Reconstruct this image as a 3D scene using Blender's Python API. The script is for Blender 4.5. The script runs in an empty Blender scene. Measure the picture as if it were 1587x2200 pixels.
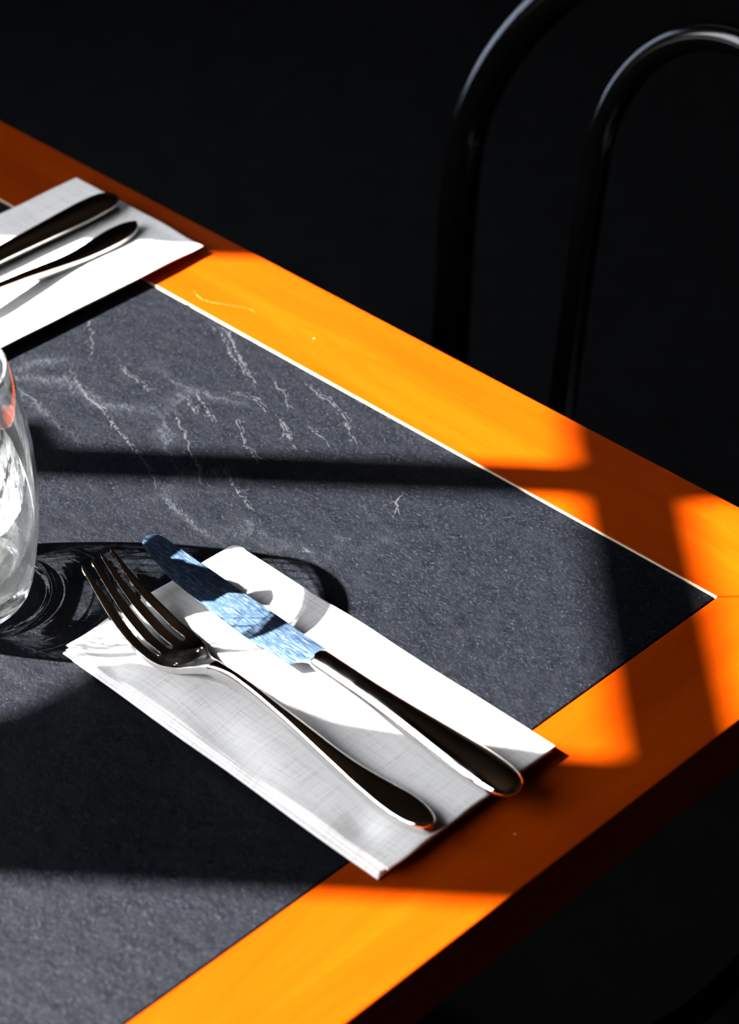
import bpy, bmesh, math, random
from mathutils import Vector, Matrix, noise

R = math.radians
scene = bpy.context.scene
col = scene.collection
random.seed(7)

# ---------------------------------------------------------------- camera
TZ = 0.75                                   # table top height
CAM_Z = TZ + 0.60
pitch, roll = 0.6481945791852256, -0.04223151316953013
fw = Vector((0, math.cos(pitch), -math.sin(pitch)))
rt0 = Vector((1, 0, 0))
up0 = Vector((0, math.sin(pitch), math.cos(pitch)))
rt = rt0 * math.cos(roll) + up0 * math.sin(roll)
up = -rt0 * math.sin(roll) + up0 * math.cos(roll)
cd = bpy.data.cameras.new('camera')
cam = bpy.data.objects.new('camera', cd)
col.objects.link(cam)
cam.matrix_world = Matrix(((rt.x, up.x, -fw.x, 0), (rt.y, up.y, -fw.y, 0), (rt.z, up.z, -fw.z, CAM_Z), (0, 0, 0, 1)))
cd.sensor_fit = 'VERTICAL'
cd.sensor_height = 36.0
cd.lens = 85.0
cd.clip_start = 0.02
cd.dof.use_dof = True
cd.dof.focus_distance = 0.97
cd.dof.aperture_fstop = 11.0
scene.camera = cam

# ---------------------------------------------------------------- light
SUN_EL, SUN_AZ = R(40.3), R(-7.8)           # travelling towards +x, slightly towards the camera
SUN_W = 88.0
SKY = 12.0
sd = bpy.data.lights.new('sun', 'SUN')
sd.energy = SUN_W
sd.angle = R(0.53)
sd.color = (1.0, 0.97, 0.92)
sun = bpy.data.objects.new('sun', sd)
col.objects.link(sun)
sdir = Vector((math.cos(SUN_EL) * math.cos(SUN_AZ), math.cos(SUN_EL) * math.sin(SUN_AZ), -math.sin(SUN_EL)))
sun.rotation_euler = sdir.to_track_quat('-Z', 'Y').to_euler()
sun.location = (-3, 1.2, 4)
world = bpy.data.worlds.new('world')
scene.world = world
world.use_nodes = True
bg = world.node_tree.nodes['Background']
bg.inputs['Color'].default_value = (0.93, 0.95, 1.0, 1)
bg.inputs['Strength'].default_value = SKY

# added unseen ceiling spot that makes the highlights on the chair hoops
dl = bpy.data.lights.new('added_hoop_spot', 'SPOT')
dl.shadow_soft_size = 0.05
dl.spot_size = R(15)
dl.spot_blend = 0.5
dl.energy = 70
dl.color = (0.85, 0.92, 1.0)
dlo = bpy.data.objects.new('added_hoop_spot', dl)
col.objects.link(dlo)
dlo.location = (-0.50, 2.42, 2.54)
dlo.rotation_euler = (Vector((0.14, 1.17, 0.80)) - Vector((-0.50, 2.42, 2.54))).to_track_quat('-Z', 'Y').to_euler()

vs = scene.view_settings
scene.display_settings.display_device = 'sRGB'
vs.view_transform = 'Standard'
vs.look = 'None'
vs.exposure = 0.0
vs.gamma = 1.0
vs.use_curve_mapping = False
scene.cycles.max_bounces = 14
scene.cycles.transmission_bounces = 12
scene.cycles.transparent_max_bounces = 12
scene.cycles.caustics_refractive = True
scene.cycles.caustics_reflective = False
scene.cycles.sample_clamp_indirect = 6.0
for o_, a_ in ((sd, 'is_caustics_light'),):
    try:
        setattr(o_.cycles, a_, True)
    except Exception:
        pass

# ---------------------------------------------------------------- helpers
NV = Vector((0.7330602, 0.68016376, 0))     # towards the far side of the table
MV = Vector((-0.68016376, 0.7330602, 0))    # along the far side, away from the right corner
CO = Vector((0.20639045, 0.72555225, TZ))   # right outer corner of the table top
ANG_A = math.atan2(MV.y, MV.x)


def TP(a, b, z=0.0):
    """point a metres in from the far side, b metres in from the near right side"""
    return CO - NV * a + MV * b + Vector((0, 0, z))


def tag(o, label=None, cat=None, group=None, kind=None):
    if label: o['label'] = label
    if cat: o['category'] = cat
    if group: o['group'] = group
    if kind: o['kind'] = kind
    return o


def obj(name, bm, mat, parent=None, smooth=True, bevel=0, seg=2, angle=35, autos=None):
    bmesh.ops.recalc_face_normals(bm, faces=[f for f in bm.faces if f.material_index == 0])
    me = bpy.data.meshes.new(name)
    bm.to_mesh(me)
    bm.free()
    if mat: me.materials.append(mat)
    if smooth:
        for p in me.polygons: p.use_smooth = True
    o = bpy.data.objects.new(name, me)
    col.objects.link(o)
    if parent: o.parent = parent
    if bevel:
        md = o.modifiers.new('bevel', 'BEVEL')
        md.width = bevel
        md.segments = seg
        md.limit_method = 'ANGLE'
        md.angle_limit = R(angle)
        md.harden_normals = False
    if smooth and autos:
        try:
            me.set_sharp_from_angle(angle=R(autos))
        except Exception:
            pass
    return o


def empty(name, loc, rz=0.0):
    o = bpy.data.objects.new(name, None)
    o.empty_display_size = 0.05
    o.location = loc
    o.rotation_euler = (0, 0, rz)
    col.objects.link(o)
    return o


def box(bm, x0, x1, y0, y1, z0, z1):
    v = [bm.verts.new((x, y, z)) for z in (z0, z1) for x, y in ((x0, y0), (x1, y0), (x1, y1), (x0, y1))]
    for f in ((0, 3, 2, 1), (4, 5, 6, 7), (0, 1, 5, 4), (1, 2, 6, 5), (2, 3, 7, 6), (3, 0, 4, 7)):
        bm.faces.new([v[i] for i in f])


def prism(bm, pts, z0, z1):
    a = [bm.verts.new((p[0], p[1], z0)) for p in pts]
    b = [bm.verts.new((p[0], p[1], z1)) for p in pts]
    n = len(pts)
    bm.faces.new(a[::-1])
    bm.faces.new(b)
    for i in range(n):
        bm.faces.new((a[i], a[(i + 1) % n], b[(i + 1) % n], b[i]))


def lathe(bm, prof, seg=64, closed=False):
    rings = []
    for r, z in prof:
        if r < 1e-6:
            rings.append([bm.verts.new((0, 0, z))])
        else:
            rings.append([bm.verts.new((r * math.cos(2 * math.pi * i / seg), r * math.sin(2 * math.pi * i / seg), z)) for i in range(seg)])
    pairs = list(zip(rings[:-1], rings[1:]))
    if closed: pairs.append((rings[-1], rings[0]))
    for a, b in pairs:
        for i in range(seg):
            j = (i + 1) % seg
            if len(a) == 1 and len(b) == 1: continue
            if len(a) == 1: bm.faces.new((a[0], b[i], b[j]))
            elif len(b) == 1: bm.faces.new((a[i], a[j], b[0]))
            else: bm.faces.new((a[i], a[j], b[j], b[i]))


def tube(bm, pts, rad, seg=20):
    """round bar through a list of points; rad is a number or a list"""
    pts = [Vector(p) for p in pts]
    n = len(pts)
    rings = []
    ref = Vector((0.3, 0.2, 1)).normalized()
    prev = None
    for i, p in enumerate(pts):
        t = (pts[min(i + 1, n - 1)] - pts[max(i - 1, 0)]).normalized()
        if prev is None:
            x = t.cross(ref)
            if x.length < 1e-3: x = t.cross(Vector((1, 0, 0)))
            x.normalize()
        else:
            x = (prev - t * prev.dot(t)).normalized()
        prev = x
        y = t.cross(x)
        r = rad[i] if isinstance(rad, (list, tuple)) else rad
        rings.append([bm.verts.new(p + (x * math.cos(2 * math.pi * k / seg) + y * math.sin(2 * math.pi * k / seg)) * r) for k in range(seg)])
    for a, b in zip(rings[:-1], rings[1:]):
        for k in range(seg):
            bm.faces.new((a[k], a[(k + 1) % seg], b[(k + 1) % seg], b[k]))
    bm.faces.new(rings[0][::-1])
    bm.faces.new(rings[-1])


def interp(x, xs, ys):
    if x <= xs[0]: return ys[0]
    for i in range(len(xs) - 1):
        if x <= xs[i + 1]:
            t = (x - xs[i]) / (xs[i + 1] - xs[i])
            return ys[i] + (ys[i + 1] - ys[i]) * t
    return ys[-1]


def smooth_interp(x, xs, ys):
    """monotone-ish cubic through the knots"""
    if x <= xs[0]: return ys[0]
    if x >= xs[-1]: return ys[-1]
    for i in range(len(xs) - 1):
        if x <= xs[i + 1]:
            h = xs[i + 1] - xs[i]
            t = (x - xs[i]) / h
            def slope(k):
                if k == 0: return (ys[1] - ys[0]) / (xs[1] - xs[0])
                if k == len(xs) - 1: return (ys[-1] - ys[-2]) / (xs[-1] - xs[-2])
                d0 = (ys[k] - ys[k - 1]) / (xs[k] - xs[k - 1]); d1 = (ys[k + 1] - ys[k]) / (xs[k + 1] - xs[k])
                return 0.0 if d0 * d1 <= 0 else 2 * d0 * d1 / (d0 + d1)
            m0, m1 = slope(i), slope(i + 1)
            return (2*t**3-3*t**2+1)*ys[i] + (t**3-2*t**2+t)*h*m0 + (-2*t**3+3*t**2)*ys[i+1] + (t**3-t**2)*h*m1


def sstep(a, b, x):
    t = max(0.0, min(1.0, (x - a) / (b - a)))
    return t * t * (3 - 2 * t)


# ---------------------------------------------------------------- materials
class NT:
    def __init__(self, name):
        self.m = bpy.data.materials.new(name)
        self.m.use_nodes = True
        self.t = self.m.node_tree
        self.p = self.t.nodes['Principled BSDF']
        self.out = self.t.nodes['Material Output']

    def n(self, kind, **kw):
        nd = self.t.nodes.new(kind)
        for k, v in kw.items():
            if k in nd.inputs: nd.inputs[k].default_value = v
            else: setattr(nd, k, v)
        return nd

    def l(self, a, b):
        self.t.links.new(a, b)

    def coord(self, scale=(1, 1, 1), rot=(0, 0, 0), loc=(0, 0, 0), kind='Object'):
        tc = self.n('ShaderNodeTexCoord')
        mp = self.n('ShaderNodeMapping')
        mp.inputs['Scale'].default_value = scale
        mp.inputs['Rotation'].default_value = rot
        mp.inputs['Location'].default_value = loc
        self.l(tc.outputs[kind], mp.inputs[0])
        return mp.outputs[0]

    def ramp(self, fac, stops):
        r = self.n('ShaderNodeValToRGB')
        e = r.color_ramp.elements
        while len(e) < len(stops): e.new(0.5)
        for k, (p, c) in enumerate(stops):
            e[k].position = p
            e[k].color = tuple(c) + (1,) if len(c) == 3 else c
        self.l(fac, r.inputs[0])
        return r.outputs[0]

    def noise(self, vec, scale, detail=3, rough=0.5, dist=0.0):
        nd = self.n('ShaderNodeTexNoise')
        nd.inputs['Scale'].default_value = scale
        nd.inputs['Detail'].default_value = detail
        nd.inputs['Roughness'].default_value = rough
        nd.inputs['Distortion'].default_value = dist
        self.l(vec, nd.inputs['Vector'])
        return nd.outputs[0]

    def math(self, op, a, b=None, c=None, clamp=False):
        nd = self.n('ShaderNodeMath')
        nd.operation = op
        nd.use_clamp = clamp
        for i, v in enumerate((a, b, c)):
            if v is None: continue
            if isinstance(v, (int, float)): nd.inputs[i].default_value = v
            else: self.l(v, nd.inputs[i])
        return nd.outputs[0]

    def mix(self, fac, a, b, mode='MIX'):
        nd = self.n('ShaderNodeMixRGB')
        nd.blend_type = mode
        for i, v in enumerate((fac, a, b)):
            if isinstance(v, (int, float)): nd.inputs[i].default_value = v
            elif isinstance(v, (tuple, list)): nd.inputs[i].default_value = tuple(v) + (1,)
            else: self.l(v, nd.inputs[i])
        return nd.outputs[0]

    def bump(self, h, strength, dist=0.001, normal=None):
        b = self.n('ShaderNodeBump')
        b.inputs['Strength'].default_value = strength
        b.inputs['Distance'].default_value = dist
        self.l(h, b.inputs['Height'])
        if normal: self.l(normal, b.inputs['Normal'])
        self.l(b.outputs[0], self.p.inputs['Normal'])
        return b.outputs[0]


def mat_wood(name, base=(0.20, 0.0220, 0.00012), rot=0.0):
    w = NT(name)
    v = w.coord(scale=(1, 9, 6), rot=(0, 0, rot))
    g = w.noise(v, 6, 6, 0.62, 0.6)
    v2 = w.coord(scale=(1, 1, 1), rot=(0, 0, rot))
    big = w.noise(v2, 7, 2, 0.5)
    v3 = w.coord(scale=(1, 3, 1), rot=(0, 0, rot))
    fine = w.noise(v3, 900, 2, 0.6)
    c1 = w.ramp(g, [(0.3, [base[0] * 0.80, base[1] * 0.74, base[2] * 0.6]), (0.52, base), (0.72, [base[0] * 1.18, base[1] * 1.42, base[2] * 3])])
    c2 = w.mix(w.math('MULTIPLY', big, 0.4), c1, (base[0] * 1.15, base[1] * 1.35, base[2] * 2))
    c3 = w.mix(w.ramp(fine, [(0.35, (0.25,) * 3), (0.6, (0, 0, 0))]), c2, [x * 0.6 for x in base])
    # a few pale specks and scuffs
    vo = w.n('ShaderNodeTexVoronoi')
    vo.inputs['Scale'].default_value = 38
    w.l(w.coord(), vo.inputs['Vector'])
    speck = w.ramp(vo.outputs['Distance'], [(0.014, (1, 1, 1)), (0.022, (0, 0, 0))])
    c4 = w.mix(speck, c3, (0.3, 0.16, 0.08))
    w.l(c4, w.p.inputs['Base Color'])
    w.p.inputs['Roughness'].default_value = 0.46
    w.p.inputs['Specular IOR Level'].default_value = 0.02
    w.bump(fine, 0.25, 0.0004)
    return w.m


def mat_plain(name, c, rough=0.6, metal=0.0, spec=0.5):
    w = NT(name)
    v = w.coord()
    n = w.noise(v, 25, 3, 0.6)
    cc = w.ramp(n, [(0.3, [x * 0.8 for x in c]), (0.7, [x * 1.2 for x in c])])
    w.l(cc, w.p.inputs['Base Color'])
    w.p.inputs['Roughness'].default_value = rough
    w.p.inputs['Metallic'].default_value = metal
    w.p.inputs['Specular IOR Level'].default_value = spec
    return w.m


def mat_slate():
    w = NT('slate_laminate')
    v = w.coord()
    # fine matted grain
    wn = w.noise(v, 55, 3, 0.6)
    wd = w.n('ShaderNodeVectorMath'); wd.operation = 'SCALE'
    nn = w.n('ShaderNodeTexNoise'); nn.inputs['Scale'].default_value = 150; w.l(v, nn.inputs['Vector'])
    w.l(nn.outputs['Color'], wd.inputs[0]); wd.inputs['Scale'].default_value = 0.004
    va = w.n('ShaderNodeVectorMath'); va.operation = 'ADD'
    w.l(v, va.inputs[0]); w.l(wd.outputs[0], va.inputs[1])
    mp = w.n('ShaderNodeMapping'); mp.inputs['Rotation'].default_value = (0, 0, R(40)); mp.inputs['Scale'].default_value = (0.5, 1, 1)
    w.l(va.outputs[0], mp.inputs[0])
    fine = w.noise(mp.outputs[0], 1150, 4, 0.75)
    med = w.noise(v, 90, 4, 0.65)
    big = w.noise(v, 9, 3, 0.6)
    base = w.ramp(fine, [(0.40, (0.0005, 0.0007, 0.0013)), (0.56, (0.0026, 0.0033, 0.0054)), (0.76, (0.030, 0.034, 0.046))])
    base = w.mix(w.math('MULTIPLY', w.ramp(med, [(0.4, (0, 0, 0)), (0.75, (1, 1, 1))]), 0.6), base, (0.0050, 0.0058, 0.0078))
    base = w.mix(w.math('MULTIPLY', big, 0.35), base, (0.0026, 0.0030, 0.0045))
    # pale crack veins: warped bands running mostly one way, only towards the far part of the slab
    vv = w.coord(scale=(1.0, 1.0, 1), rot=(0, 0, 0))
    warp = w.n('ShaderNodeTexNoise'); warp.inputs['Scale'].default_value = 42; warp.inputs['Detail'].default_value = 6; warp.inputs['Roughness'].default_value = 0.72
    w.l(vv, warp.inputs['Vector'])
    ws = w.n('ShaderNodeVectorMath'); ws.operation = 'SCALE'; ws.inputs['Scale'].default_value = 0.020
    w.l(warp.outputs['Color'], ws.inputs[0])
    wa = w.n('ShaderNodeVectorMath'); wa.operation = 'ADD'; w.l(vv, wa.inputs[0]); w.l(ws.outputs[0], wa.inputs[1])
    mp2 = w.n('ShaderNodeMapping'); mp2.inputs['Rotation'].default_value = (0, 0, R(-14)); mp2.inputs['Scale'].default_value = (0.42, 1.0, 1)
    mp2.inputs['Location'].default_value = (0.013, 0.02, 0)
    w.l(wa.outputs[0], mp2.inputs[0])
    ve = w.n('ShaderNodeTexVoronoi'); ve.feature = 'DISTANCE_TO_EDGE'; ve.inputs['Scale'].default_value = 24
    w.l(mp2.outputs[0], ve.inputs['Vector'])
    line = w.ramp(ve.outputs['Distance'], [(0.0, (1, 1, 1)), (0.035, (0.25, 0.25, 0.25)), (0.09, (0, 0, 0))])
    # mask: where the cracks are
    mk = w.noise(w.coord(loc=(0.4, 0.1, 0)), 15, 2, 0.5)
    mk = w.ramp(mk, [(0.47, (0, 0, 0)), (0.58, (1, 1, 1))])
    sep = w.n('ShaderNodeSeparateXYZ'); w.l(v, sep.inputs[0])
    # object coords: x runs along the far side, y away from it
    zx = w.ramp(w.math('MULTIPLY', sep.outputs[0], 2.0), [(0.30, (0, 0, 0)), (0.50, (1, 1, 1)), (0.86, (1, 1, 1)), (0.98, (0.2, 0.2, 0.2))])
    zy = w.ramp(w.math('MULTIPLY_ADD', sep.outputs[1], -2.0, 1.0), [(0.40, (0, 0, 0)), (0.62, (1, 1, 1))])
    mask = w.math('MULTIPLY', w.math('MULTIPLY', mk, zx), zy)
    brk = w.ramp(w.noise(v, 260, 3, 0.7), [(0.34, (0.15,) * 3), (0.6, (1, 1, 1))])
    vf = w.math('MULTIPLY', w.math('MULTIPLY', line, mask), brk)
    c = w.mix(w.math('MULTIPLY', vf, 0.42), base, (0.030, 0.033, 0.040))
    w.l(c, w.p.inputs['Base Color'])
    w.p.inputs['Roughness'].default_value = 0.50
    w.p.inputs['Specular IOR Level'].default_value = 0.05
    h = w.math('ADD', w.math('MULTIPLY', fine, 0.5), w.math('MULTIPLY', med, 0.7))
    h = w.math('ADD', h, w.math('MULTIPLY', vf, 0.8))
    w.bump(h, 0.8, 0.0008)
    return w.m


def mat_linen():
    w = NT('white_linen')
    tc = w.n('ShaderNodeTexCoord')
    uv = tc.outputs['UV']
    nz = w.n('ShaderNodeTexNoise'); nz.inputs['Scale'].default_value = 60; w.l(uv, nz.inputs['Vector'])
    sc = w.n('ShaderNodeVectorMath'); sc.operation = 'SCALE'; sc.inputs['Scale'].default_value = 0.0012
    w.l(nz.outputs['Color'], sc.inputs[0])
    ad = w.n('ShaderNodeVectorMath'); ad.operation = 'ADD'; w.l(uv, ad.inputs[0]); w.l(sc.outputs[0], ad.inputs[1])
    def threads(rot, scl):
        mp = w.n('ShaderNodeMapping'); mp.inputs['Scale'].default_value = scl
        w.l(ad.outputs[0], mp.inputs[0])
        return w.noise(mp.outputs[0], 1, 2, 0.6)
    tu = threads(0, (60, 1900, 1))
    tv = threads(0, (1700, 70, 1))
    su = threads(0, (14, 620, 1))
    sv = threads(0, (520, 16, 1))
    s = w.math('ADD', w.math('ADD', w.math('MULTIPLY', tu, 0.5), w.math('MULTIPLY', tv, 0.5)), w.math('MULTIPLY', w.math('ADD', su, sv), 0.28))
    c = w.ramp(s, [(0.56, (0.62, 0.60, 0.57)), (0.76, (0.86, 0.85, 0.83)), (0.95, (0.92, 0.91, 0.90))])
    w.l(c, w.p.inputs['Base Color'])
    w.p.inputs['Roughness'].default_value = 0.9
    w.p.inputs['Specular IOR Level'].default_value = 0.1
    w.bump(s, 0.35, 0.0006)
    return w.m


def mat_steel(name, c, rough, scratch=0.0, aniso=0.0):
    w = NT(name)
    w.p.inputs['Metallic'].default_value = 1.0
    w.p.inputs['Base Color'].default_value = tuple(c) + (1,)
    v = w.coord()
    sm = w.noise(v, 140, 4, 0.7)
    if scratch > 0:
        v2 = w.coord(scale=(1, 13, 1), rot=(0, 0, R(9)))
        sc = w.noise(v2, 170, 6, 0.8)
        big = w.noise(w.coord(scale=(1, 2.0, 1), rot=(0, 0, R(30))), 45, 3, 0.6)
        cc = w.ramp(sc, [(0.38, [x * 0.25 for x in c]), (0.52, c), (0.68, (0.60, 0.68, 0.78))])
        cc = w.mix(w.math('MULTIPLY', w.ramp(big, [(0.35, (1, 1, 1)), (0.6, (0, 0, 0))]), 0.35), cc, [x * 0.6 for x in c])
        w.l(cc, w.p.inputs['Base Color'])
        rr = w.math('MULTIPLY_ADD', sc, 0.18, rough - 0.09)
        w.l(rr, w.p.inputs['Roughness'])
        w.bump(sc, scratch, 0.0002)
    else:
        vo = w.n('ShaderNodeTexVoronoi'); vo.inputs['Scale'].default_value = 420; w.l(v, vo.inputs['Vector'])
        dot = w.ramp(vo.outputs['Distance'], [(0.05, (1, 1, 1)), (0.10, (0, 0, 0))])
        patch = w.ramp(w.noise(v, 30, 3, 0.6), [(0.50, (0, 0, 0)), (0.68, (1, 1, 1))])
        rr = w.math('ADD', w.math('MULTIPLY', w.math('MULTIPLY', sm, patch), 0.22), rough)
        w.l(rr, w.p.inputs['Roughness'])
    return w.m


def mat_frost():
    w = NT('added_light_pane')
    n = w.noise(w.coord(), 60, 3, 0.6)
    c = w.ramp(n, [(0.3, (0.24, 0.26, 0.30)), (0.7, (0.30, 0.33, 0.375))])
    tr = w.n('ShaderNodeBsdfTranslucent')
    w.l(c, tr.inputs['Color'])
    w.l(tr.outputs[0], w.out.inputs[0])
    return w.m


def mat_glass():
    w = NT('clear_glass')
    w.p.inputs['Base Color'].default_value = (0.985, 1.0, 0.992, 1)
    w.p.inputs['Transmission Weight'].default_value = 1.0
    w.p.inputs['Roughness'].default_value = 0.0
    w.p.inputs['IOR'].default_value = 1.50
    # white haze over fine scratches; its low band and rim imitate caught sunlight
    v = w.coord(scale=(1, 1, 0.45), rot=(0, R(24), 0))
    n1 = w.noise(v, 90, 5, 0.75, 0.6)
    sep = w.n('ShaderNodeSeparateXYZ'); w.l(w.coord(), sep.inputs[0])
    low = w.ramp(w.math('MULTIPLY', sep.outputs[2], 10), [(0.06, (0.3,) * 3), (0.16, (1, 1, 1)), (0.42, (0.95,) * 3), (0.56, (0.16,) * 3), (0.70, (0.04,) * 3), (0.99, (0.04,) * 3), (1.0, (0.5,) * 3)])
    f = w.math('MULTIPLY', w.ramp(n1, [(0.40, (0.10,) * 3), (0.56, (1, 1, 1))]), low)
    f = w.math('MULTIPLY', f, 0.45)
    df = w.n('ShaderNodeBsdfDiffuse'); df.inputs['Color'].default_value = (0.9, 0.93, 0.95, 1)
    tr = w.n('ShaderNodeBsdfTranslucent'); tr.inputs['Color'].default_value = (0.9, 0.93, 0.95, 1)
    m1 = w.n('ShaderNodeMixShader'); m1.inputs[0].default_value = 0.5
    w.l(df.outputs[0], m1.inputs[1]); w.l(tr.outputs[0], m1.inputs[2])
    m2 = w.n('ShaderNodeMixShader')
    w.l(f, m2.inputs[0]); w.l(w.p.outputs[0], m2.inputs[1]); w.l(m1.outputs[0], m2.inputs[2])
    w.l(m2.outputs[0], w.out.inputs[0])
    return w.m


M_WOOD_A = mat_wood('amber_wood')
M_WOOD_EDGE = mat_wood('dark_edge_wood', base=(0.12, 0.02, 0.004))
M_TRIM = mat_plain('pale_inlay', (0.46, 0.36, 0.26), 0.5)
M_SLATE = mat_slate()
M_LINEN = mat_linen()
M_STEEL = mat_steel('polished_steel', (0.82, 0.80, 0.77), 0.055)
M_BLADE = mat_steel('blue_sheen_blade_steel', (0.085, 0.15, 0.27), 0.40, scratch=0.6)  # blue sheen of sun scattered by the scratches, put into the base colour
M_GLASS = mat_glass()
M_BLACKWOOD = mat_plain('black_lacquer', (0.0015, 0.0015, 0.0016), 0.14, 0, 0.5)
M_SEAT = mat_plain('black_seat', (0.003, 0.003, 0.003), 0.75, 0, 0.05)
M_IRON = mat_plain('black_iron', (0.01, 0.01, 0.01), 0.5)
M_WALL = mat_plain('dark_brown_plaster', (0.040, 0.024, 0.014), 0.9, 0, 0.1)
M_CEIL = mat_plain('dark_ceiling_paint', (0.045, 0.027, 0.016), 0.95, 0, 0.05)
M_FLOOR = mat_plain('near_black_floor', (0.013, 0.0128, 0.0125), 0.85, 0, 0.02)
M_FRAME = mat_plain('dark_window_frame', (0.03, 0.03, 0.032), 0.6)

# ---------------------------------------------------------------- the room
XW = -1.05                                    # inside face of the window wall
X1, Y0, Y1, ZC = 2.6, -1.6, 4.0, 2.6
bm = bmesh.new(); box(bm, XW - 0.12, X1 + 0.12, Y0 - 0.12, Y1 + 0.12, -0.1, 0.0)
tag(obj('floor', bm, M_FLOOR, smooth=False), kind='structure')
bm = bmesh.new(); box(bm, XW - 0.12, X1 + 0.12, Y0 - 0.12, Y1 + 0.12, ZC, ZC + 0.1)
tag(obj('ceiling', bm, M_CEIL, smooth=False), kind='structure')
bm = bmesh.new(); box(bm, X1, X1 + 0.12, Y0 - 0.12, Y1 + 0.12, 0, ZC)
tag(obj('wall_right', bm, M_WALL, smooth=False), kind='structure')
bm = bmesh.new(); box(bm, XW - 0.12, X1, Y1, Y1 + 0.12, 0, ZC)
tag(obj('wall_far', bm, M_WALL, smooth=False), kind='structure')
bm = bmesh.new(); box(bm, XW - 0.12, X1, Y0 - 0.12, Y0, 0, ZC)
tag(obj('wall_near', bm, M_WALL, smooth=False), kind='structure')

# window opening: the sun's shadow line at table point (x, y) comes from wall point (wy, wz)
TE, TA = math.tan(SUN_EL), math.tan(SUN_AZ)


def wy(x, y): return y - (x - XW) * TA


def wz(x): return TZ + (x - XW) / math.cos(SUN_AZ) * TE


WZ0, WZ1 = 1.02, 1.98
WTOP = wy(-0.06, 1.0013)                      # far jamb
WBOT = -0.30
WT = 0.015                                    # wall skin thickness at the opening
V0, V1, VZ0, VZ1 = 1.62, 2.70, 0.50, 1.50       # added unseen frosted window further along, lights the chair hoops
bm = bmesh.new()
JA, JB = WBOT - 0.03, WTOP + 0.03
box(bm, XW - 0.12, XW, Y0, JA, 0, ZC)
box(bm, XW - 0.12, XW, JA, JB, 0, WZ0 - 0.03)
box(bm, XW - 0.12, XW, JA, JB, WZ1 + 0.03, ZC)
box(bm, XW - 0.12, XW, JB, V0, 0, ZC)
box(bm, XW - 0.12, XW, V0, V1, 0, VZ0)
box(bm, XW - 0.12, XW, V0, V1, VZ1, ZC)
box(bm, XW - 0.12, XW, V1, Y1, 0, ZC)
tag(obj('wall_left', bm, M_WALL, smooth=False), kind='structure')
# window frame and glazing bars (no panes: an opened sash)
bars = [
    (wy(0.0, 0.8095), wy(0.0, 0.8318)),       # thin upright bar
    (wy(0.0, 0.5765), wy(0.0, 0.6515)),       # broad meeting stiles
    (wy(0.0, 0.395), wy(0.0, 0.418)),
    (wy(0.0, 0.155), wy(0.0, 0.235)),
    (wy(0.0, -0.03), wy(0.0, -0.007)),
]
hz0, hz1 = wz(0.0965), wz(0.1345)
bm = bmesh.new()
T0, T1 = XW - 0.014, XW
box(bm, T0, T1, WBOT - 0.03, WBOT, WZ0 - 0.03, WZ1 + 0.03)
box(bm, T0, T1, WTOP, WTOP + 0.03, WZ0 - 0.03, WZ1 + 0.03)
box(bm, T0, T1, WBOT, WTOP, WZ0 - 0.03, WZ0)
box(bm, T0, T1, WBOT, WTOP, WZ1, WZ1 + 0.03)
tag(obj('window_1', bm, M_FRAME, smooth=False), kind='structure')
wroot = bpy.data.objects['window_1']
for a, b in bars:
    bm = bmesh.new(); box(bm, T0, T1, a, b, WZ0, WZ1)
    obj('glazing_bar', bm, M_FRAME, wroot, smooth=False)
bm = bmesh.new(); box(bm, T0 + 0.002, T1 - 0.002, WBOT, WTOP, hz0, hz1)
obj('transom_bar', bm, M_FRAME, wroot, smooth=False)
bm = bmesh.new()
box(bm, T0, T1, V0, V0 + 0.03, VZ0, VZ1); box(bm, T0, T1, V1 - 0.03, V1, VZ0, VZ1)
box(bm, T0, T1, V0 + 0.03, V1 - 0.03, VZ0, VZ0 + 0.03); box(bm, T0, T1, V0 + 0.03, V1 - 0.03, VZ1 - 0.03, VZ1)
w2 = tag(obj('added_light_window', bm, M_FRAME, smooth=False), kind='structure')  # unseen window added for the hoop highlights
bm = bmesh.new(); box(bm, T0 + 0.005, T0 + 0.009, V0 + 0.03, V1 - 0.03, VZ0 + 0.03, VZ1 - 0.03)
obj('added_light_pane', bm, mat_frost(), w2, smooth=False)


def plate(name, pts, y_off=0.0):
    bm = bmesh.new()
    a = [bm.verts.new((XW + 0.001, p[0], p[1])) for p in pts]
    b = [bm.verts.new((XW + 0.004, p[0], p[1])) for p in pts]
    bm.faces.new(a); bm.faces.new(b[::-1])
    for i in range(len(pts)):
        j = (i + 1) % len(pts)
        bm.faces.new((a[i], b[i], b[j], a[j]))
    return obj(name, bm, M_FRAME, wroot, smooth=False)


plate('shadow_hump_plate', [(0.785, 1.500), (0.7955, 1.510), (0.8014, 1.528), (0.8138, 1.541), (0.8250, 1.5495), (0.8330, 1.557), (0.8348, 1.571), (0.8262, 1.597), (0.8152, 1.6227), (0.8049, 1.640), (0.7998, 1.666), (0.7960, 1.700), (0.785, 1.71)])  # added plate, outlined to cast the shadow hump on slate and napkin
plate('shadow_blob_plate', [(0.970, 1.495), (0.980, 1.500), (0.9900, 1.512), (0.9935, 1.5235), (0.9900, 1.5290), (0.9800, 1.5330), (0.970, 1.536)])  # added plate, outlined to cast the small shadow beside the thin bar
# daylight portal in the opening
for (ya, yb, za, zb) in ((WBOT, WTOP, WZ0, WZ1),):
    pl = bpy.data.lights.new('window_portal', 'AREA')
    pl.shape = 'RECTANGLE'
    pl.size, pl.size_y = yb - ya, zb - za
    pl.energy = 1
    pl.cycles.is_portal = True
    po = bpy.data.objects.new('window_portal', pl)
    col.objects.link(po)
    po.location = (XW - 0.016, (ya + yb) / 2, (za + zb) / 2)
    po.rotation_euler = (R(90), 0, R(-90))

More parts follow.
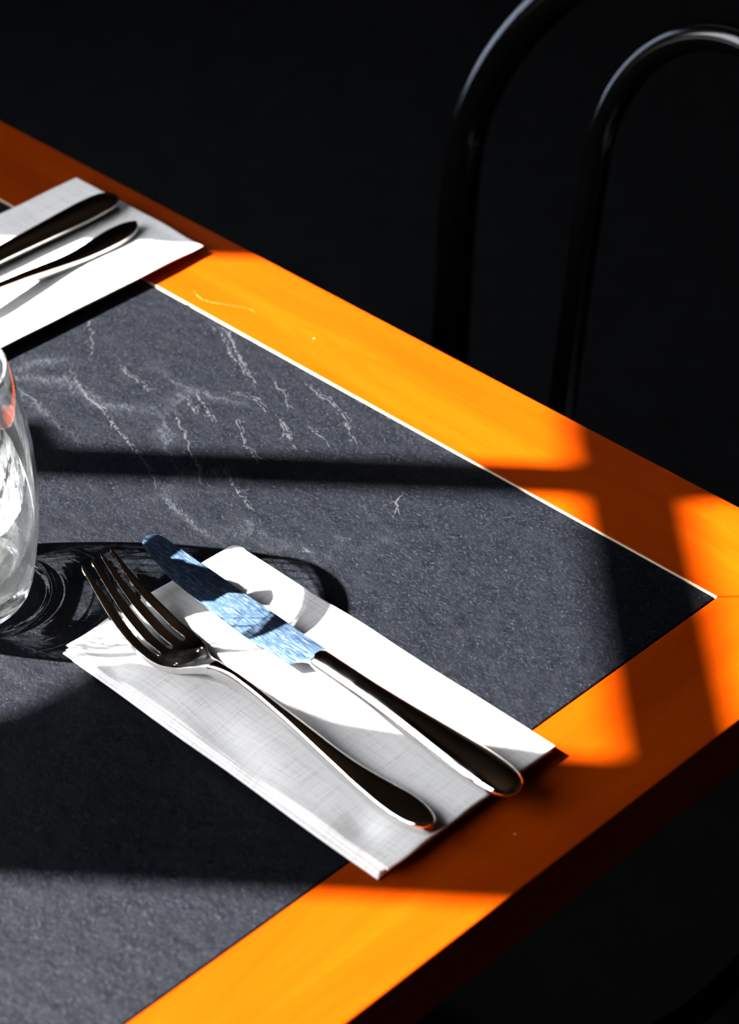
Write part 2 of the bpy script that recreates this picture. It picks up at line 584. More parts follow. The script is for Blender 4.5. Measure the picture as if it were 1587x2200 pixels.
# ---------------------------------------------------------------- the table
LA, LB, FW, TH = 0.92, 0.72, 0.05125, 0.0262
table = empty('dining_table', TP(LB / 2, LA / 2, -TZ), ANG_A)
tag(table, 'amber wood table with a dark slate top panel', 'table')


def tloc(a, b, z=0.0):
    """table-local coordinates: x along the far side, y away from it"""
    return (b - LA / 2, a - LB / 2, z + TZ)


def ribbon(bm, pts, w, z, mi, rnd, jit):
    fine = []
    for (p, q) in zip(pts[:-1], pts[1:]):
        L = math.hypot(q[0] - p[0], q[1] - p[1])
        n = max(2, int(L / 0.0009))
        for k in range(n):
            t = k / n
            fine.append((p[0] + (q[0] - p[0]) * t, p[1] + (q[1] - p[1]) * t))
    fine.append(pts[-1])
    fine = [(p[0], -p[1]) for p in fine]
    out = []
    for k, p in enumerate(fine):
        v = Vector([noise.noise(Vector((p[0] * 260, p[1] * 260, 1.3 + q * 7.1))) * jit * 1.3 + noise.noise(Vector((p[0] * 90, p[1] * 90, 4.2 + q * 5.3))) * jit * 2.4 for q in (0, 1, 2)])
        out.append((p[0] + v.x, p[1] + v.y))
    prev = None
    for k in range(len(out) - 1):
        t = k / (len(out) - 1)
        dx, dy = out[k + 1][0] - out[k][0], out[k + 1][1] - out[k][1]
        L = math.hypot(dx, dy) or 1e-9
        ww = w * (0.25 + 1.2 * abs(noise.noise(Vector((out[k][0] * 400, out[k][1] * 400, 9))))) * min(1, 6 * t + .2, 6 * (1 - t) + .2)
        nx_, ny_ = -dy / L * ww, dx / L * ww
        cur = (bm.verts.new((out[k][0] + nx_, out[k][1] + ny_, z)), bm.verts.new((out[k][0] - nx_, out[k][1] - ny_, z)))
        if prev and noise.noise(Vector((out[k][0] * 700, out[k][1] * 700, 2))) > -0.16:
            f = bm.faces.new((prev[0], prev[1], cur[1], cur[0])); f.material_index = mi
        prev = cur


SCR = [(0.3738, -0.0419), (0.3697, -0.0437), (0.3637, -0.0448), (0.3585, -0.0433), (0.3511, -0.0398), (0.3429, -0.0355), (0.3387, -0.0349), (0.3349, -0.0369)]

def board(pts_ab, z0, z1, name, mat, frame_rot, scratch=False):
    """a board whose object x axis follows its own length"""
    cx_ = sum(p[0] for p in pts_ab) / len(pts_ab); cy_ = sum(p[1] for p in pts_ab) / len(pts_ab)
    c = Vector(tloc(cx_, cy_, 0))
    bm = bmesh.new()
    rot = Matrix.Rotation(-frame_rot, 3, 'Z')
    ps = [rot @ (Vector(tloc(a, b, 0)) - c) for a, b in pts_ab]
    prism(bm, ps, z0, z1)
    if scratch:
        ribbon(bm, [((b_ - LA / 2 - c.x), -((-a_) - LB / 2 - c.y)) for b_, a_ in SCR], 0.00035, 0.00004, 1, None, 0.0001)
    o = obj(name, bm, mat, table, smooth=False, bevel=0.0008, seg=3, angle=30)
    o.location = c
    o.rotation_euler = (0, 0, frame_rot)
    if scratch:
        o.data.materials.append(mat_plain('pale_scratch', (0.24, 0.075, 0.012), 0.6, 0, 0.1))
    return o


E0 = 0.00012
board([(0, 0 + E0), (0, LA - E0), (FW, LA - FW - E0), (FW, FW + E0)], -TH, 0, 'frame_board', M_WOOD_A, 0, True)
board([(0 + E0, 0), (FW + E0, FW), (LB - FW - E0, FW), (LB - E0, 0)], -TH, 0, 'frame_board', M_WOOD_A, R(90))
board([(LB, 0 + E0), (LB - FW, FW + E0), (LB - FW, LA - FW - E0), (LB, LA - E0)], -TH, 0, 'frame_board', M_WOOD_A, 0)
board([(0 + E0, LA), (LB - E0, LA), (LB - FW - E0, LA - FW), (FW + E0, LA - FW)], -TH, 0, 'frame_board', M_WOOD_A, R(90))
g = 0.0007
bm = bmesh.new()
# slate panel in its own coordinates: origin at the right outer corner of the table
prism(bm, [(FW + g, LB - FW - g), (LA - FW - g, LB - FW - g), (LA - FW - g, FW + g), (FW + g, FW + g)], -0.012, -0.0004)
VEINS = [[(0.3908, -0.0911), (0.3781, -0.0992), (0.3679, -0.1082), (0.3632, -0.1107)], [(0.3653, -0.1239), (0.3489, -0.129), (0.3344, -0.1328), (0.318, -0.137), (0.3065, -0.1407), (0.3001, -0.1427), (0.2877, -0.1466), (0.2731, -0.1512), (0.2626, -0.1557)], [(0.3449, -0.0553), (0.3307, -0.0608), (0.3139, -0.0686), (0.3038, -0.0721), (0.2971, -0.0684)], [(0.3426, -0.0531), (0.3261, -0.0592), (0.3138, -0.0659), (0.3052, -0.0708), (0.2981, -0.0708), (0.2919, -0.0786)], [(0.2898, -0.0666), (0.2784, -0.071), (0.2672, -0.0777)], [(0.2793, -0.0594), (0.2668, -0.0627), (0.2563, -0.0628), (0.2457, -0.0674), (0.2368, -0.0711), (0.2275, -0.0765)], [(0.3098, -0.1026), (0.2986, -0.1069), (0.2938, -0.1083)], [(0.3088, -0.0967), (0.2948, -0.1034), (0.2846, -0.1084)], [(0.3038, -0.1118), (0.2882, -0.1213), (0.2768, -0.1271), (0.2664, -0.1336), (0.2542, -0.1403)], [(0.2982, -0.0869), (0.2909, -0.0851), (0.2733, -0.0859)], [(0.2698, -0.085), (0.2616, -0.087), (0.2505, -0.0932), (0.242, -0.097)], [(0.189, -0.0882), (0.1836, -0.0963), (0.1803, -0.1028)], [(0.3505, -0.1076), (0.3356, -0.1091), (0.3234, -0.1113)], [(0.2592, -0.1268), (0.2449, -0.1316), (0.2372, -0.1333), (0.2241, -0.1386)], [(0.2517, -0.0825), (0.2434, -0.082), (0.2375, -0.0816)], [(0.2644, -0.0872), (0.254, -0.0918), (0.2469, -0.0946)], [(0.2805, -0.0998), (0.2671, -0.1064), (0.256, -0.1124), (0.2483, -0.1167)], [(0.1914, -0.1428), (0.19, -0.139), (0.1868, -0.1381)], [(0.3704, -0.0488), (0.363, -0.053)]]
SCR = [(0.3738, -0.0419), (0.3697, -0.0437), (0.3637, -0.0448), (0.3585, -0.0433), (0.3511, -0.0398), (0.3429, -0.0355), (0.3387, -0.0349), (0.3349, -0.0369)]

rv = random.Random(11)
for v_ in VEINS:
    ribbon(bm, v_, 0.00062, -0.00036, 1, rv, 0.0009)
    ribbon(bm, [(p[0] + 0.0009, p[1] + 0.0012) for p in v_], 0.00036, -0.00035, 1, rv, 0.0014)
    for k in range(len(v_) - 1):               # short side branches
        p, q = v_[k], v_[k + 1]
        for _ in range(1):
            t = rv.random(); bx_, by_ = p[0] + (q[0] - p[0]) * t, p[1] + (q[1] - p[1]) * t
            a_ = math.atan2(q[1] - p[1], q[0] - p[0]) + rv.choice((-1, 1)) * rv.uniform(0.4, 1.0)
            L_ = rv.uniform(0.003, 0.009)
            ribbon(bm, [(bx_, by_), (bx_ + math.cos(a_) * L_, by_ + math.sin(a_) * L_)], 0.00028, -0.00034, 1, rv, 0.0008)
slate = obj('slate_panel', bm, M_SLATE, table, smooth=False, bevel=0.0005, seg=2, angle=30)
slate.location = tloc(0, 0, 0)
M_VEIN = mat_plain('pale_slate_vein', (0.020, 0.0215, 0.025), 0.7, 0, 0.1)
slate.data.materials.append(M_VEIN)
bm = bmesh.new()
prism(bm, [tloc(LB - FW - g, FW)[:2], tloc(FW, FW)[:2], tloc(FW, LA - FW)[:2], tloc(LB - FW, LA - FW)[:2]], -0.016 + TZ, -0.0125 + TZ)
obj('panel_bed', bm, M_IRON, table, smooth=False)
# pale inlay strip along the far inner edge, its lip stands a hair above the slate
for (p, q, horiz) in (((FW - 0.0001, FW), (FW - 0.0001, LA - FW), True),):
    bm = bmesh.new()
    a0 = FW - 0.0001; a1 = FW + 0.00018
    z1_, z0_ = TZ - 0.00005, TZ - 0.0115
    box(bm, FW - LA / 2, LA - FW - LA / 2, a0 - LB / 2, a1 - LB / 2, z0_, z1_)
    obj('inlay_strip', bm, M_TRIM, table, smooth=False)
# edge band under the boards (darker side wood) and the iron pedestal
bm = bmesh.new(); lathe(bm, [(0, 0.03), (0.035, 0.03), (0.035, 0.70), (0, 0.70)], 32)
obj('pedestal_column', bm, M_IRON, table, autos=40)
bm = bmesh.new(); lathe(bm, [(0, 0.0), (0.165, 0.0), (0.17, 0.008), (0.16, 0.018), (0.05, 0.032), (0, 0.032)], 48)
obj('pedestal_base', bm, M_IRON, table, autos=40)
bm = bmesh.new(); box(bm, -0.24, 0.24, -0.03, 0.03, 0.70, TZ - TH - 0.0002); box(bm, -0.03, 0.03, -0.2, 0.2, 0.70, TZ - TH - 0.0002)
obj('top_bracket', bm, M_IRON, table, smooth=False)


# ---------------------------------------------------------------- napkins
def napkin(name, origin_ab, along, length, width, plies, dents, seed, label, group, corner_round=0.0, ndrop=0.0):
    """folded linen napkin. local x along its length, local y across; z up from the table"""
    rnd = random.Random(seed)
    bm = bmesh.new()
    uvl = bm.loops.layers.uv.new('UVMap')
    z = 0.0
    total = sum(p['t'] for p in plies)

    def D(x, y):
        d = 0.0
        for (dx, dy, rx, ry, amp) in dents:
            e = ((x - dx) / rx) ** 2 + ((y - dy) / ry) ** 2
            d += amp * math.exp(-e)
        return d
    for k, p in enumerate(plies):
        t = p['t']
        x0, x1, y0, y1 = p['x0'], length + p['x1'], p['y0'], width + p['y1']
        nx, ny = 150, 84
        zb = z
        er = t * 0.9
        rows = {}
        wob = rnd.uniform(0, 10)
        for side in (0, 1):
            for i in range(nx + 1):
                for j in range(ny + 1):
                    # denser near edges
                    fu = i / nx; fv = j / ny
                    fu = 0.5 - 0.5 * math.cos(math.pi * fu) if False else fu
                    # map so that the outermost cells are tiny
                    def em(f, n, L):
                        e = 4
                        k_ = round(f * n)
                        ws = [0.0]
                        return None
                    def pos(idx, n, L):
                        e = 4
                        if idx <= e: return er * (1 - math.cos(math.pi / 2 * idx / e))
                        if idx >= n - e: return L - er * (1 - math.cos(math.pi / 2 * (n - idx) / e))
                        return er + (L - 2 * er) * (idx - e) / (n - 2 * e)
                    lx = pos(i, nx, x1 - x0); ly = pos(j, ny, y1 - y0)
                    x = x0 + lx; y = y0 + ly
                    dx_ = min(lx, (x1 - x0) - lx); dy_ = min(ly, (y1 - y0) - ly)
                    d = min(dx_, dy_, er) / er
                    half = t / 2 * math.sqrt(max(0.0, 1 - (1 - d) ** 2))
                    zc = zb + t / 2
                    # edge waviness
                    xo = x + 0.0006 * noise.noise(Vector((y * 60, wob, 0))) * (1 if dx_ < 0.01 else 0.3)
                    yo = y + 0.0008 * noise.noise(Vector((x * 25, wob, 3))) * (1 if dy_ < 0.01 else 0.3)
                    frac = (zc + (half if side else -half)) / total
                    zz = zc + (half if side else -half)
                    zz += D(x, y) * frac ** 1.5
                    # roll-off towards the open side
                    zz -= p.get('roll', 0.0) * sstep(p.get('rw', 0.02), 0.0, (y1 - y)) * frac
                    if p.get('hem'):
                        zz += 0.0005 * (sstep(0.0075, 0.0065, x1 - x) - 0.6 * sstep(0.0035, 0.0, x1 - x))
                    zz += 0.00025 * noise.noise(Vector((x * 45, y * 60, 5 + wob * 0.1))) * frac
                    zz = max(zz, 0.00005 + (0.0 if not side else 0.0003))
                    # rounded far corner
                    if corner_round > 0:
                        cx_, cy_ = x1 - corner_round, y0 + corner_round
                        if xo > cx_ and yo < cy_:
                            v = Vector((xo - cx_, yo - cy_))
                            m_ = max(abs(v.x), abs(v.y))
                            if v.length > 1e-9:
                                v = v * (m_ / v.length)
                                xo, yo = cx_ + v.x, cy_ + v.y
                    rows[(side, i, j)] = (xo, yo, zz)
        vs_ = {}
        for key, c in rows.items():
            side, i, j = key
            if i in (0, nx) or j in (0, ny):
                if side == 1: continue
            vs_[key] = bm.verts.new(c)
        for i in range(nx + 1):
            for j in range(ny + 1):
                if i in (0, nx) or j in (0, ny): vs_[(1, i, j)] = vs_[(0, i, j)]
        for side in (0, 1):
            for i in range(nx):
                for j in range(ny):
                    q = [vs_[(side, i, j)], vs_[(side, i + 1, j)], vs_[(side, i + 1, j + 1)], vs_[(side, i, j + 1)]]
                    if side == 0: q = q[::-1]
                    f = bm.faces.new(q)
                    for lp in f.loops:
                        lp[uvl].uv = (lp.vert.co.x, lp.vert.co.y + lp.vert.co.z)
        z += t * 0.97
    a0, b0 = origin_ab
    o = obj(name, bm, M_LINEN)
    o.location = TP(a0, b0, 0.0)
    if along == 'B':      # x = MV (away from the near right side), y = -NV (towards the window / camera)
        Mx = Matrix(((MV.x, -NV.x, 0), (MV.y, -NV.y, 0), (0, 0, 1)))
    else:                 # x = -NV, y = -MV... keeps the open side facing the camera
        Mx = Matrix(((-NV.x, -MV.x, 0), (-NV.y, -MV.y, 0), (0, 0, 1)))
    o.rotation_euler = Mx.to_euler()
    tag(o, label, 'napkin', group)
    return o


dents1 = [(0.150, 0.084, 0.009, 0.0065, -0.0022), (0.092, 0.080, 0.014, 0.010, -0.0017), (0.070, 0.085, 0.012, 0.007, -0.0014), (0.021, 0.077, 0.008, 0.007, -0.0021),
          (0.165, 0.066, 0.020, 0.006, 0.0006), (0.120, 0.074, 0.010, 0.007, 0.0005)]
plies1 = [dict(t=0.0016, x0=0.0016, x1=0.0002, y0=0.0, y1=0.0035), dict(t=0.0011, x0=0.0024, x1=-0.0002, y0=0.0003, y1=0.0022),
          dict(t=0.0011, x0=0.0012, x1=0.0004, y0=0.0002, y1=0.0012), dict(hem=1, t=0.0012, x0=0.0, x1=-0.0003, y0=0.0, y1=0.0, roll=0.0006, rw=0.016)]
nap1 = napkin('napkin', (0.1615, 0.0360), 'B', 0.1740, 0.0850, plies1, dents1, 3,
              'folded white linen napkin under the whole fork and knife with painted blue sheen', 'folded linen napkins', corner_round=0.004)
dents2 = [(0.02, 0.03, 0.012, 0.02, 0.0004), (0.004, 0.085, 0.010, 0.016, -0.0012)]
plies2 = [dict(t=0.0015, x0=0.003, x1=0.0, y0=0.0, y1=-0.0050), dict(t=0.0013, x0=0.003, x1=-0.0002, y0=0.0003, y1=-0.0042),
          dict(t=0.0013, x0=0.002, x1=0.0004, y0=0.0002, y1=-0.0034), dict(t=0.0013, x0=0.0, x1=-0.0003, y0=0.0, y1=0.0)]
nap2 = napkin('napkin', (0.0165, 0.4910), 'A', 0.1740, 0.0970, plies2, dents2, 5,
              'folded white linen napkin at the far left edge of the table', 'folded linen napkins')


# ---------------------------------------------------------------- fork
FS = [0.0, 0.0125, 0.025, 0.036, 0.045, 0.0525, 0.060, 0.068, 0.080, 0.105, 0.150, 0.175, 0.183]
FZ = [0.0288, 0.0192, 0.0121, 0.0084, 0.0078, 0.0085, 0.0113, 0.0148, 0.0162, 0.0138, 0.0085, 0.0090, 0.0093]
HS = [0.0, 0.01, 0.02, 0.03, 0.04, 0.046, 0.050, 0.054, 0.058, 0.062, 0.066, 0.072, 0.080, 0.090, 0.105, 0.120, 0.135, 0.150, 0.160, 0.166, 0.171, 0.175, 0.178, 0.1800, 0.1812]
HW = [0.0078, 0.0090, 0.0104, 0.0111, 0.0112, 0.0107, 0.0095, 0.0075, 0.0053, 0.0037, 0.0027, 0.0021, 0.0018, 0.0018, 0.0022, 0.0029, 0.0037, 0.0052, 0.0062, 0.0065, 0.0062, 0.0053, 0.0041, 0.0027, 0.0006]
SR = 0.0425


def fz(s): return smooth_interp(s, FS, FZ) - 0.0055


def build_fork():
    bm = bmesh.new()
    svals = []
    s = 0.0
    while s < 0.1812:
        svals.append(s)
        if s < 0.002: s += 0.0004
        elif s < SR - 0.002: s += 0.0015
        elif s < SR + 0.0004: s += 0.0003
        elif s < 0.070: s += 0.0010
        elif s < 0.172: s += 0.0022
        else: s += 0.0006
    svals.append(0.1812)
    NL = 6                                 # cells across a tine

    def bounds(s):
        h = smooth_interp(s, HS, HW)
        # tine centre lines and half widths
        if s < SR:
            tw = 0.0007 + (0.0020 - 0.0007) * sstep(0, 0.020, s) ** 0.8
            tw = min(tw, tw)
            if s < 0.0012: tw *= math.sqrt(max(0.03, 1 - (1 - s / 0.0012) ** 2))
            cen = [(-h + 0.00165 * (1 if s > 0.02 else (tw / 0.00165))), 0, 0, (h - 0.00165)]
            co = h - (tw if s > 0.0 else 0.0007)
            if s < 0.0012: co = h - 0.0007
            ci = co / 3.0
            # slot closing
            k = 1.0
            if s > SR - 0.0016:
                q = (s - (SR - 0.0016)) / 0.0016
                k = math.sqrt(max(0.0, 1 - q * q))
            out = []
            cs = (-co, -ci, ci, co)
            edges = [(c - tw, c + tw) for c in cs]
            mids = [(-co - ci) / 2 - 0 * 0, 0.0, (co + ci) / 2]
            gaps = []
            e = [edges[0][0]]
            for i in range(3):
                g0, g1 = edges[i][1], edges[i + 1][0]
                mid = (g0 + g1) / 2; hw = (g1 - g0) / 2 * k
                e += [mid - hw, mid + hw]
            e.append(edges[3][1])
            return e
        # body: distribute like the tine roots
        e0 = bounds_root
        r = h / HR
        return [x * r for x in e0]
    HR = smooth_interp(SR - 1e-6, HS, HW)
    bounds_root = [0] * 8
    bounds_root = bounds(SR - 1e-7)

    def concave(s): return 0.0

    def th(s, yn):
        t = interp(s, [0, 0.02, 0.045, 0.058, 0.070, 0.085, 0.12, 0.15, 0.1812], [0.0012, 0.0018, 0.0024, 0.0032, 0.0044, 0.0040, 0.0034, 0.0031, 0.0028])
        return t

    def topz(s, y):
        h = smooth_interp(s, HS, HW)
        yn = y / max(h, 1e-6)
        z = fz(s)
        head = 1 - sstep(0.050, 0.062, s)
        z += head * sstep(0.012, 0.035, s) * (0.0012 * yn * yn - 0.0006)
        han = sstep(0.060, 0.075, s)
        z += han * (0.00045 * (1 - yn * yn))
        er = min(0.0013, h * 0.7)
        q = max(0.0, (abs(y) - (h - er)) / er)
        z -= (0.25 + 0.75 * han) * er * (1 - math.sqrt(max(0.0, 1 - min(q, 0.985) ** 2)))
        return z
    top, bot = [], []
    for s in svals:
        e = bounds(s)
        rt_, rb_ = [], []
        for i in range(4):
            a, b = e[2 * i], e[2 * i + 1]
            at_, ab_ = [], []
            for k in range(NL + 1):
                y = a + (b - a) * k / NL
                zt = topz(s, y)
                at_.append(bm.verts.new((s, y, zt)))
                ab_.append(bm.verts.new((s, y * (0.97 if s > 0.06 else 1), zt - th(s, 0))))
            rt_.append(at_); rb_.append(ab_)
        top.append(rt_); bot.append(rb_)
    n = len(svals)
    for r in range(n - 1):
        for i in range(4):
            for k in range(NL):
                bm.faces.new((top[r][i][k], top[r + 1][i][k], top[r + 1][i][k + 1], top[r][i][k + 1]))
                bm.faces.new((bot[r][i][k], bot[r][i][k + 1], bot[r + 1][i][k + 1], bot[r + 1][i][k]))
        sm = svals[r] + 1e-6
        for i in range(4):
            left = i == 0 or svals[r + 1] <= SR + 1e-6 or svals[r] < SR - 1e-6
            right = i == 3 or svals[r + 1] <= SR + 1e-6 or svals[r] < SR - 1e-6
            if i == 0 or svals[r] < SR:
                bm.faces.new((top[r][i][0], bot[r][i][0], bot[r + 1][i][0], top[r + 1][i][0]))
            if i == 3 or svals[r] < SR:
                bm.faces.new((top[r][i][NL], top[r + 1][i][NL], bot[r + 1][i][NL], bot[r][i][NL]))
    for i in range(4):
        for k in range(NL):
            bm.faces.new((top[0][i][k], top[0][i][k + 1], bot[0][i][k + 1], bot[0][i][k]))
            bm.faces.new((top[-1][i][k + 1], top[-1][i][k], bot[-1][i][k], bot[-1][i][k + 1]))
    bmesh.ops.remove_doubles(bm, verts=bm.verts[:], dist=0.00002)
    # drop inner walls that collapsed behind the slots
    seen = {}
    kill = []
    for f in bm.faces:
        key = frozenset(v.index for v in f.verts)
        if len(key) < 3: kill.append(f)
    return bm


def add_fork(tip_xy, ang, base_z, label, parent_mesh=None, pitch_=0.0):
    root = empty('fork', (tip_xy[0], tip_xy[1], TZ + base_z), ang)
    tag(root, label, 'fork', 'dinner forks')
    return root


fork1 = add_fork((-0.10570614, 0.73357678), R(-47.226), 0.0053, 'polished steel four-tined fork lying on the near napkin beside the knife')
body = obj('fork_body', build_fork(), M_STEEL, fork1, smooth=True, bevel=0.00038, seg=3, angle=50, autos=60)
# little stamped hallmarks on the head
def ring_mark(parent, s, y, r, rot):
    bm = bmesh.new()
    pts = [(math.cos(a) * r * 1.5, math.sin(a) * r) for a in [2 * math.pi * k / 24 for k in range(25)]]
    tube(bm, [(p[0], p[1], 0) for p in pts], 0.00014, 6)
    tube(bm, [(-r * .8, -r * .3, 0), (-r * .3, r * .3, 0), (r * .1, -r * .3, 0), (r * .7, r * .3, 0)], 0.00012, 6)
    o = obj('hallmark', bm, M_STEEL, parent)
    h = smooth_interp(s, HS, HW)
    o.location = (s, y, fz(s) + 0.0012 * (y / h) ** 2 - 0.0006 + 0.00008)
    o.rotation_euler = (0, -0.25, rot)
    return o


ring_mark(fork1, 0.0515, -0.0062, 0.00075, R(40))
ring_mark(fork1, 0.0515, 0.0060, 0.00085, R(60))

# ---------------------------------------------------------------- knife
def build_blade():
    # spine at +y, edge at -y ; s from tip
    S = [0.0, 0.0008, 0.002, 0.004, 0.008, 0.0152, 0.0284, 0.0394, 0.0469, 0.0591, 0.0717, 0.0815, 0.0889, 0.0950, 0.0985]
    YL = [-0.0008, -0.0024, -0.0038, -0.0047, -0.0060, -0.0078, -0.0103, -0.0112, -0.0116, -0.0125, -0.0130, -0.0127, -0.0121, -0.0121, -0.0121]
    SU = [0.0, 0.0008, 0.002, 0.004, 0.008, 0.017, 0.03, 0.0985, 0.1045]
    YU = [0.0008, 0.0022, 0.0032, 0.0040, 0.0043, 0.0040, 0.0038, 0.0032, 0.0031]
    sv = [0, 0.0003, 0.0008, 0.0014, 0.002, 0.003, 0.004]
    s = 0.0052
    while s < 0.0985:
        sv.append(s); s += 0.00045
    sv += [0.0985]
    heel = [(0.0990, -0.0116), (0.0996, -0.0106), (0.1005, -0.0092), (0.1016, -0.0078), (0.103, -0.0067), (0.1045, -0.0062)]
    bm = bmesh.new()
    NY = 10
    rows = []
    allv = [(s, smooth_interp(s, S, YL)) for s in sv] + heel
    for s, yl in allv:
        yu = smooth_interp(s, SU, YU)
        if 0.006 < s < 0.048:                       # fine serration
            yl += 0.00028 * (1 if int(s / 0.00045) % 2 else -1) * 0.6
        top, bot = [], []
        for k in range(NY + 1):
            f = k / NY
            y = yl + (yu - yl) * f
            half = 0.00012 + 0.00065 * min(1.0, f * 1.4) ** 0.8
            half *= interp(s, [0, 0.004, 0.02, 0.105], [0.35, 0.7, 0.9, 1.1])
            top.append(bm.verts.new((s, y, half)))
            bot.append(bm.verts.new((s, y, -half)))
        rows.append((top, bot))
    for (ta, ba), (tb, bb) in zip(rows[:-1], rows[1:]):
        for k in range(NY):
            bm.faces.new((ta[k], tb[k], tb[k + 1], ta[k + 1]))
            bm.faces.new((ba[k], ba[k + 1], bb[k + 1], bb[k]))
        bm.faces.new((ta[0], ba[0], bb[0], tb[0]))
        bm.faces.new((ta[NY], tb[NY], bb[NY], ba[NY]))
    for (t, b), fl in ((rows[0], 0), (rows[-1], 1)):
        for k in range(NY):
            bm.faces.new((t[k], t[k + 1], b[k + 1], b[k]) if not fl else (t[k + 1], t[k], b[k], b[k + 1]))
    return bm


def build_handle():
    S = [0.1030, 0.1036, 0.1046, 0.106, 0.115, 0.130, 0.145, 0.160, 0.175, 0.188, 0.196, 0.201, 0.2045, 0.2065, 0.2075]
    YC = [-0.0014, -0.0015, -0.0016, -0.0017, -0.0018, -0.0018, -0.0017, -0.0015, -0.0013, -0.0011, -0.0010, -0.0009, -0.0009, -0.0009, -0.0009]
    HWk = [0.0034, 0.0042, 0.0047, 0.0049, 0.0050, 0.0052, 0.0058, 0.0067, 0.0077, 0.0083, 0.0080, 0.0071, 0.0056, 0.0038, 0.0012]
    HT = [0.0016, 0.0024, 0.0029, 0.0032, 0.0036, 0.0039, 0.0042, 0.0043, 0.0043, 0.0042, 0.0039, 0.0034, 0.0027, 0.0018, 0.0006]
    bm = bmesh.new()
    rings = []
    N = 40
    s = S[0]
    sv = []
    while s < 0.2075:
        sv.append(s)
        s += 0.0004 if (s < 0.107 or s > 0.198) else 0.002
    sv.append(0.2075)
    for s in sv:
        yc, hw, ht = (smooth_interp(s, S, A) for A in (YC, HWk, HT))
        ring = []
        for k in range(N):
            a = 2 * math.pi * k / N
            p = 1.0
            c_, s_ = math.cos(a), math.sin(a)
            y = hw * math.copysign(abs(c_) ** p, c_)
            z = ht * math.copysign(abs(s_) ** (p * 1.1), s_)
            ring.append(bm.verts.new((s, yc + y, z)))
        rings.append(ring)
    for a, b in zip(rings[:-1], rings[1:]):
        for k in range(N):
            bm.faces.new((a[k], a[(k + 1) % N], b[(k + 1) % N], b[k]))
    bm.faces.new(rings[0]); bm.faces.new(rings[-1][::-1])
    return bm


KZ = 0.0097
knife1 = empty('table_knife', (-0.08976969, 0.76932308, TZ + KZ), R(-48.279))
tag(knife1, 'steel table knife with a scratched blade painted with a bluish sheen, right of the whole fork', 'knife', 'table knives')
obj('blade', build_blade(), M_BLADE, knife1, smooth=True, autos=40)['label'] = 'scratched blade with painted bluish sheen and a finely serrated edge'
obj('handle', build_handle(), M_STEEL, knife1, smooth=True, autos=50)['label'] = 'polished rounded handle'


def copy_tree(o, parent=None):
    c = o.copy()
    col.objects.link(c)
    c.parent = parent
    for ch in list(o.children): copy_tree(ch, c)
    return c


fork2 = copy_tree(fork1)
ph = R(46)
fork2.location = (-0.107 - math.cos(ph) * 0.181, 1.021 - math.sin(ph) * 0.181, TZ + 0.0053)
fork2.rotation_euler = (0, 0, ph)
fork2['label'] = 'steel fork on the far left napkin, only its rounded handle end in view'
knife2 = copy_tree(knife1)
ph = R(44.5)
knife2.location = (-0.1195 - math.cos(ph) * 0.2065, 1.0455 - math.sin(ph) * 0.2065, TZ + KZ)
knife2.rotation_euler = (0, 0, ph)
knife2['label'] = 'steel knife on the far left napkin, its dark handle reaching over the napkin edge'

# ---------------------------------------------------------------- tumbler
def build_glass():
    Z = [0.0, 0.0015, 0.004, 0.007, 0.014, 0.021, 0.028, 0.035, 0.042, 0.049, 0.056, 0.063, 0.070, 0.077, 0.084, 0.091, 0.098, 0.1045]
    Rr = [0.0272, 0.0289, 0.0301, 0.0311, 0.0330, 0.0344, 0.0356, 0.0366, 0.0373, 0.0379, 0.0382, 0.0383, 0.0381, 0.0376, 0.0366, 0.0353, 0.0342, 0.0334]
    P5 = [0.1626397, -0.3553705, -0.0015644, 0.2388081, 0.295835]

    def rad(z):
        # one smooth barrel curve above the foot
        v = 0.0
        for c_ in P5: v = v * (z * 10) + c_
        return v / 10 if z >= 0.007 else min(v / 10, smooth_interp(z, Z, Rr))
    prof = [(0.0, 0.0008), (0.012, 0.0008), (0.024, 0.0003), (0.0262, 0.0)]
    zs = [0.0, 0.0008, 0.0015, 0.0027, 0.004, 0.0055, 0.007]
    z = 0.009
    while z < 0.1045:
        zs.append(z); z += 0.012
    for z in zs[1:]: prof.append((rad(z), z))
    rt_ = rad(0.1047)
    prof += [(rt_ - 0.00005, 0.1049), (rt_ - 0.0004, 0.1054), (rt_ - 0.0010, 0.1056), (rt_ - 0.0015, 0.1053), (rt_ - 0.0018, 0.1046)]
    z = 0.1025
    while z > 0.018:
        w = 0.0016
        prof.append((rad(z) - w, z)); z -= 0.0095
    prof += [(0.0288, 0.0150), (0.0272, 0.0128), (0.0245, 0.0110), (0.020, 0.0100), (0.012, 0.0094), (0.0, 0.0092)]
    bm = bmesh.new()
    lathe(bm, prof, 48)
    return bm


tum = obj('tumbler', build_glass(), M_GLASS, None, smooth=True)
tum.location = (-0.165, 0.750, TZ - 0.0004)
tag(tum, 'clear barrel-shaped glass tumbler on the slate, cut by the left picture edge', 'glass')
try:
    tum.cycles.is_caustics_caster = True
    tum.cycles.is_caustics_receiver = True
    for o_ in [slate, nap1] + [c for c in table.children] + [c for c in knife1.children]:
        o_.cycles.is_caustics_receiver = True
except Exception:
    pass

# ---------------------------------------------------------------- bentwood chair
BP = TP(-0.16, 0.0, -TZ)
chair_c = Vector((0.165, 1.12, 0)) + (-MV) * 0.045
chair = empty('bentwood_chair', (chair_c.x, chair_c.y, 0), math.atan2(-MV.y, -MV.x))
tag(chair, 'black bentwood chair with two arched back hoops, in the dark behind the table', 'chair')
# local: x along the back (to the right), y away from the table (NV direction)
lean = 0.204


def by(z): return (z - 0.81) * lean


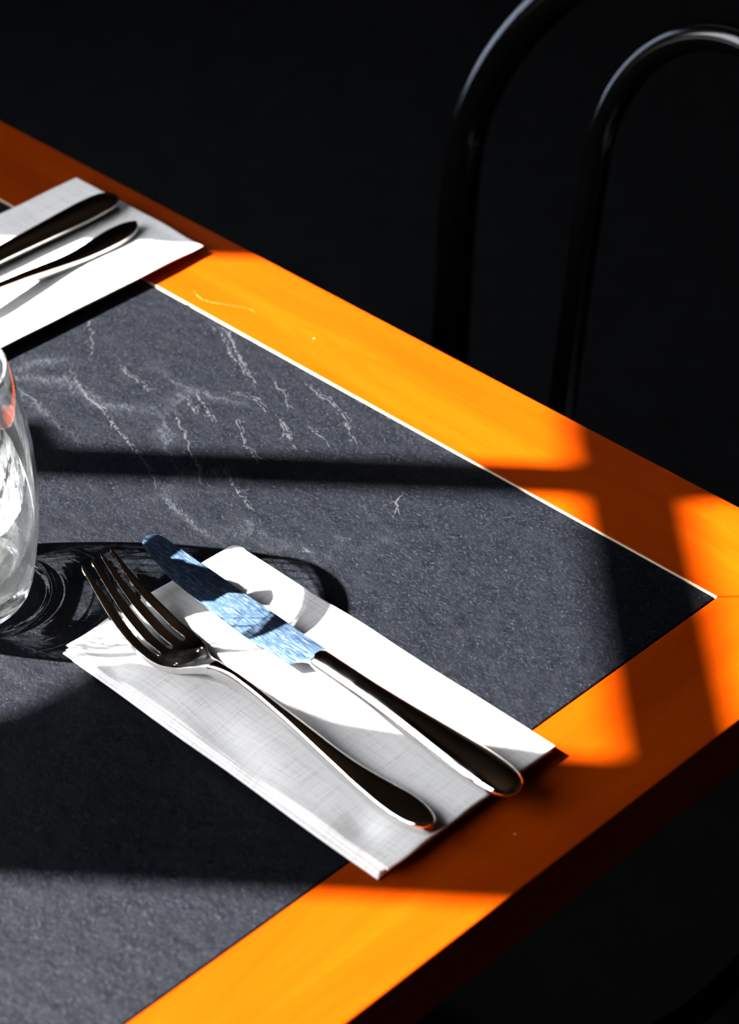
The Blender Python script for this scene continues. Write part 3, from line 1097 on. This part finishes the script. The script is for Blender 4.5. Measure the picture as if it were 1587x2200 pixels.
def hoop(a, ztop, zc, zend, aend, rad, yoff=0.0, p=1.0):
    pts = []
    b = ztop - zc
    left = []
    for k in range(10):
        t = k / 10
        z = zend + (zc - zend) * t
        x = aend + (a - aend) * sstep(0, 1, t)
        left.append((-x, by(z) + yoff, z))
    arc = []
    for k in range(49):
        th_ = math.pi - math.pi * k / 48
        k_ = max(0.0, math.sin(th_)) ** p
        arc.append((a * math.cos(th_), by(zc + b * k_) + yoff, zc + b * k_))
    right = [(-p[0], p[1], p[2]) for p in left[::-1]]
    bm = bmesh.new()
    tube(bm, left + arc + right, rad, 24)
    return bm


obj('outer_hoop', hoop(0.172, 0.850, 0.70, 0.44, 0.150, 0.0110, 0.0, 1.28), M_BLACKWOOD, chair)
obj('inner_hoop', hoop(0.0765, 0.8095, 0.725, 0.455, 0.068, 0.0078, -0.004), M_BLACKWOOD, chair)
bm = bmesh.new()
lathe(bm, [(0, 0.432), (0.185, 0.432), (0.195, 0.440), (0.197, 0.450), (0.190, 0.458), (0.165, 0.457), (0, 0.452)], 64)
for v in bm.verts: v.co.y -= 0.235
obj('seat', bm, M_SEAT, chair, autos=50)
for sx, sy in ((-1, 1), (1, 1)):
    bm = bmesh.new(); tube(bm, [(sx * 0.150, by(0.44), 0.455), (sx * 0.155, -0.06, 0.3), (sx * 0.17, -0.02, 0.0)], [0.014, 0.014, 0.011], 16)
    obj('leg', bm, M_BLACKWOOD, chair)
for sx in (-1, 1):
    bm = bmesh.new(); tube(bm, [(sx * 0.13, -0.36, 0.436), (sx * 0.15, -0.38, 0.2), (sx * 0.165, -0.395, 0.0)], [0.015, 0.014, 0.011], 16)
    obj('leg', bm, M_BLACKWOOD, chair)
bm = bmesh.new()
tube(bm, [(0.145 * math.cos(2 * math.pi * k / 40), -0.235 + 0.145 * math.sin(2 * math.pi * k / 40), 0.26) for k in range(41)], 0.008, 12)
obj('stretcher_ring', bm, M_BLACKWOOD, chair)

# ---------------------------------------------------------------- housing of the added hoop spot
dlr = empty('added_spot_body', (-0.50, 2.42, ZC))
tag(dlr, 'added unseen ceiling spot that puts highlights on the chair hoops', 'lamp')
bm = bmesh.new(); lathe(bm, [(0.085, 0.0), (0.098, 0.0), (0.098, -0.03), (0.085, -0.03)], 40, closed=True)
obj('added_spot_housing', bm, M_IRON, dlr, autos=40)
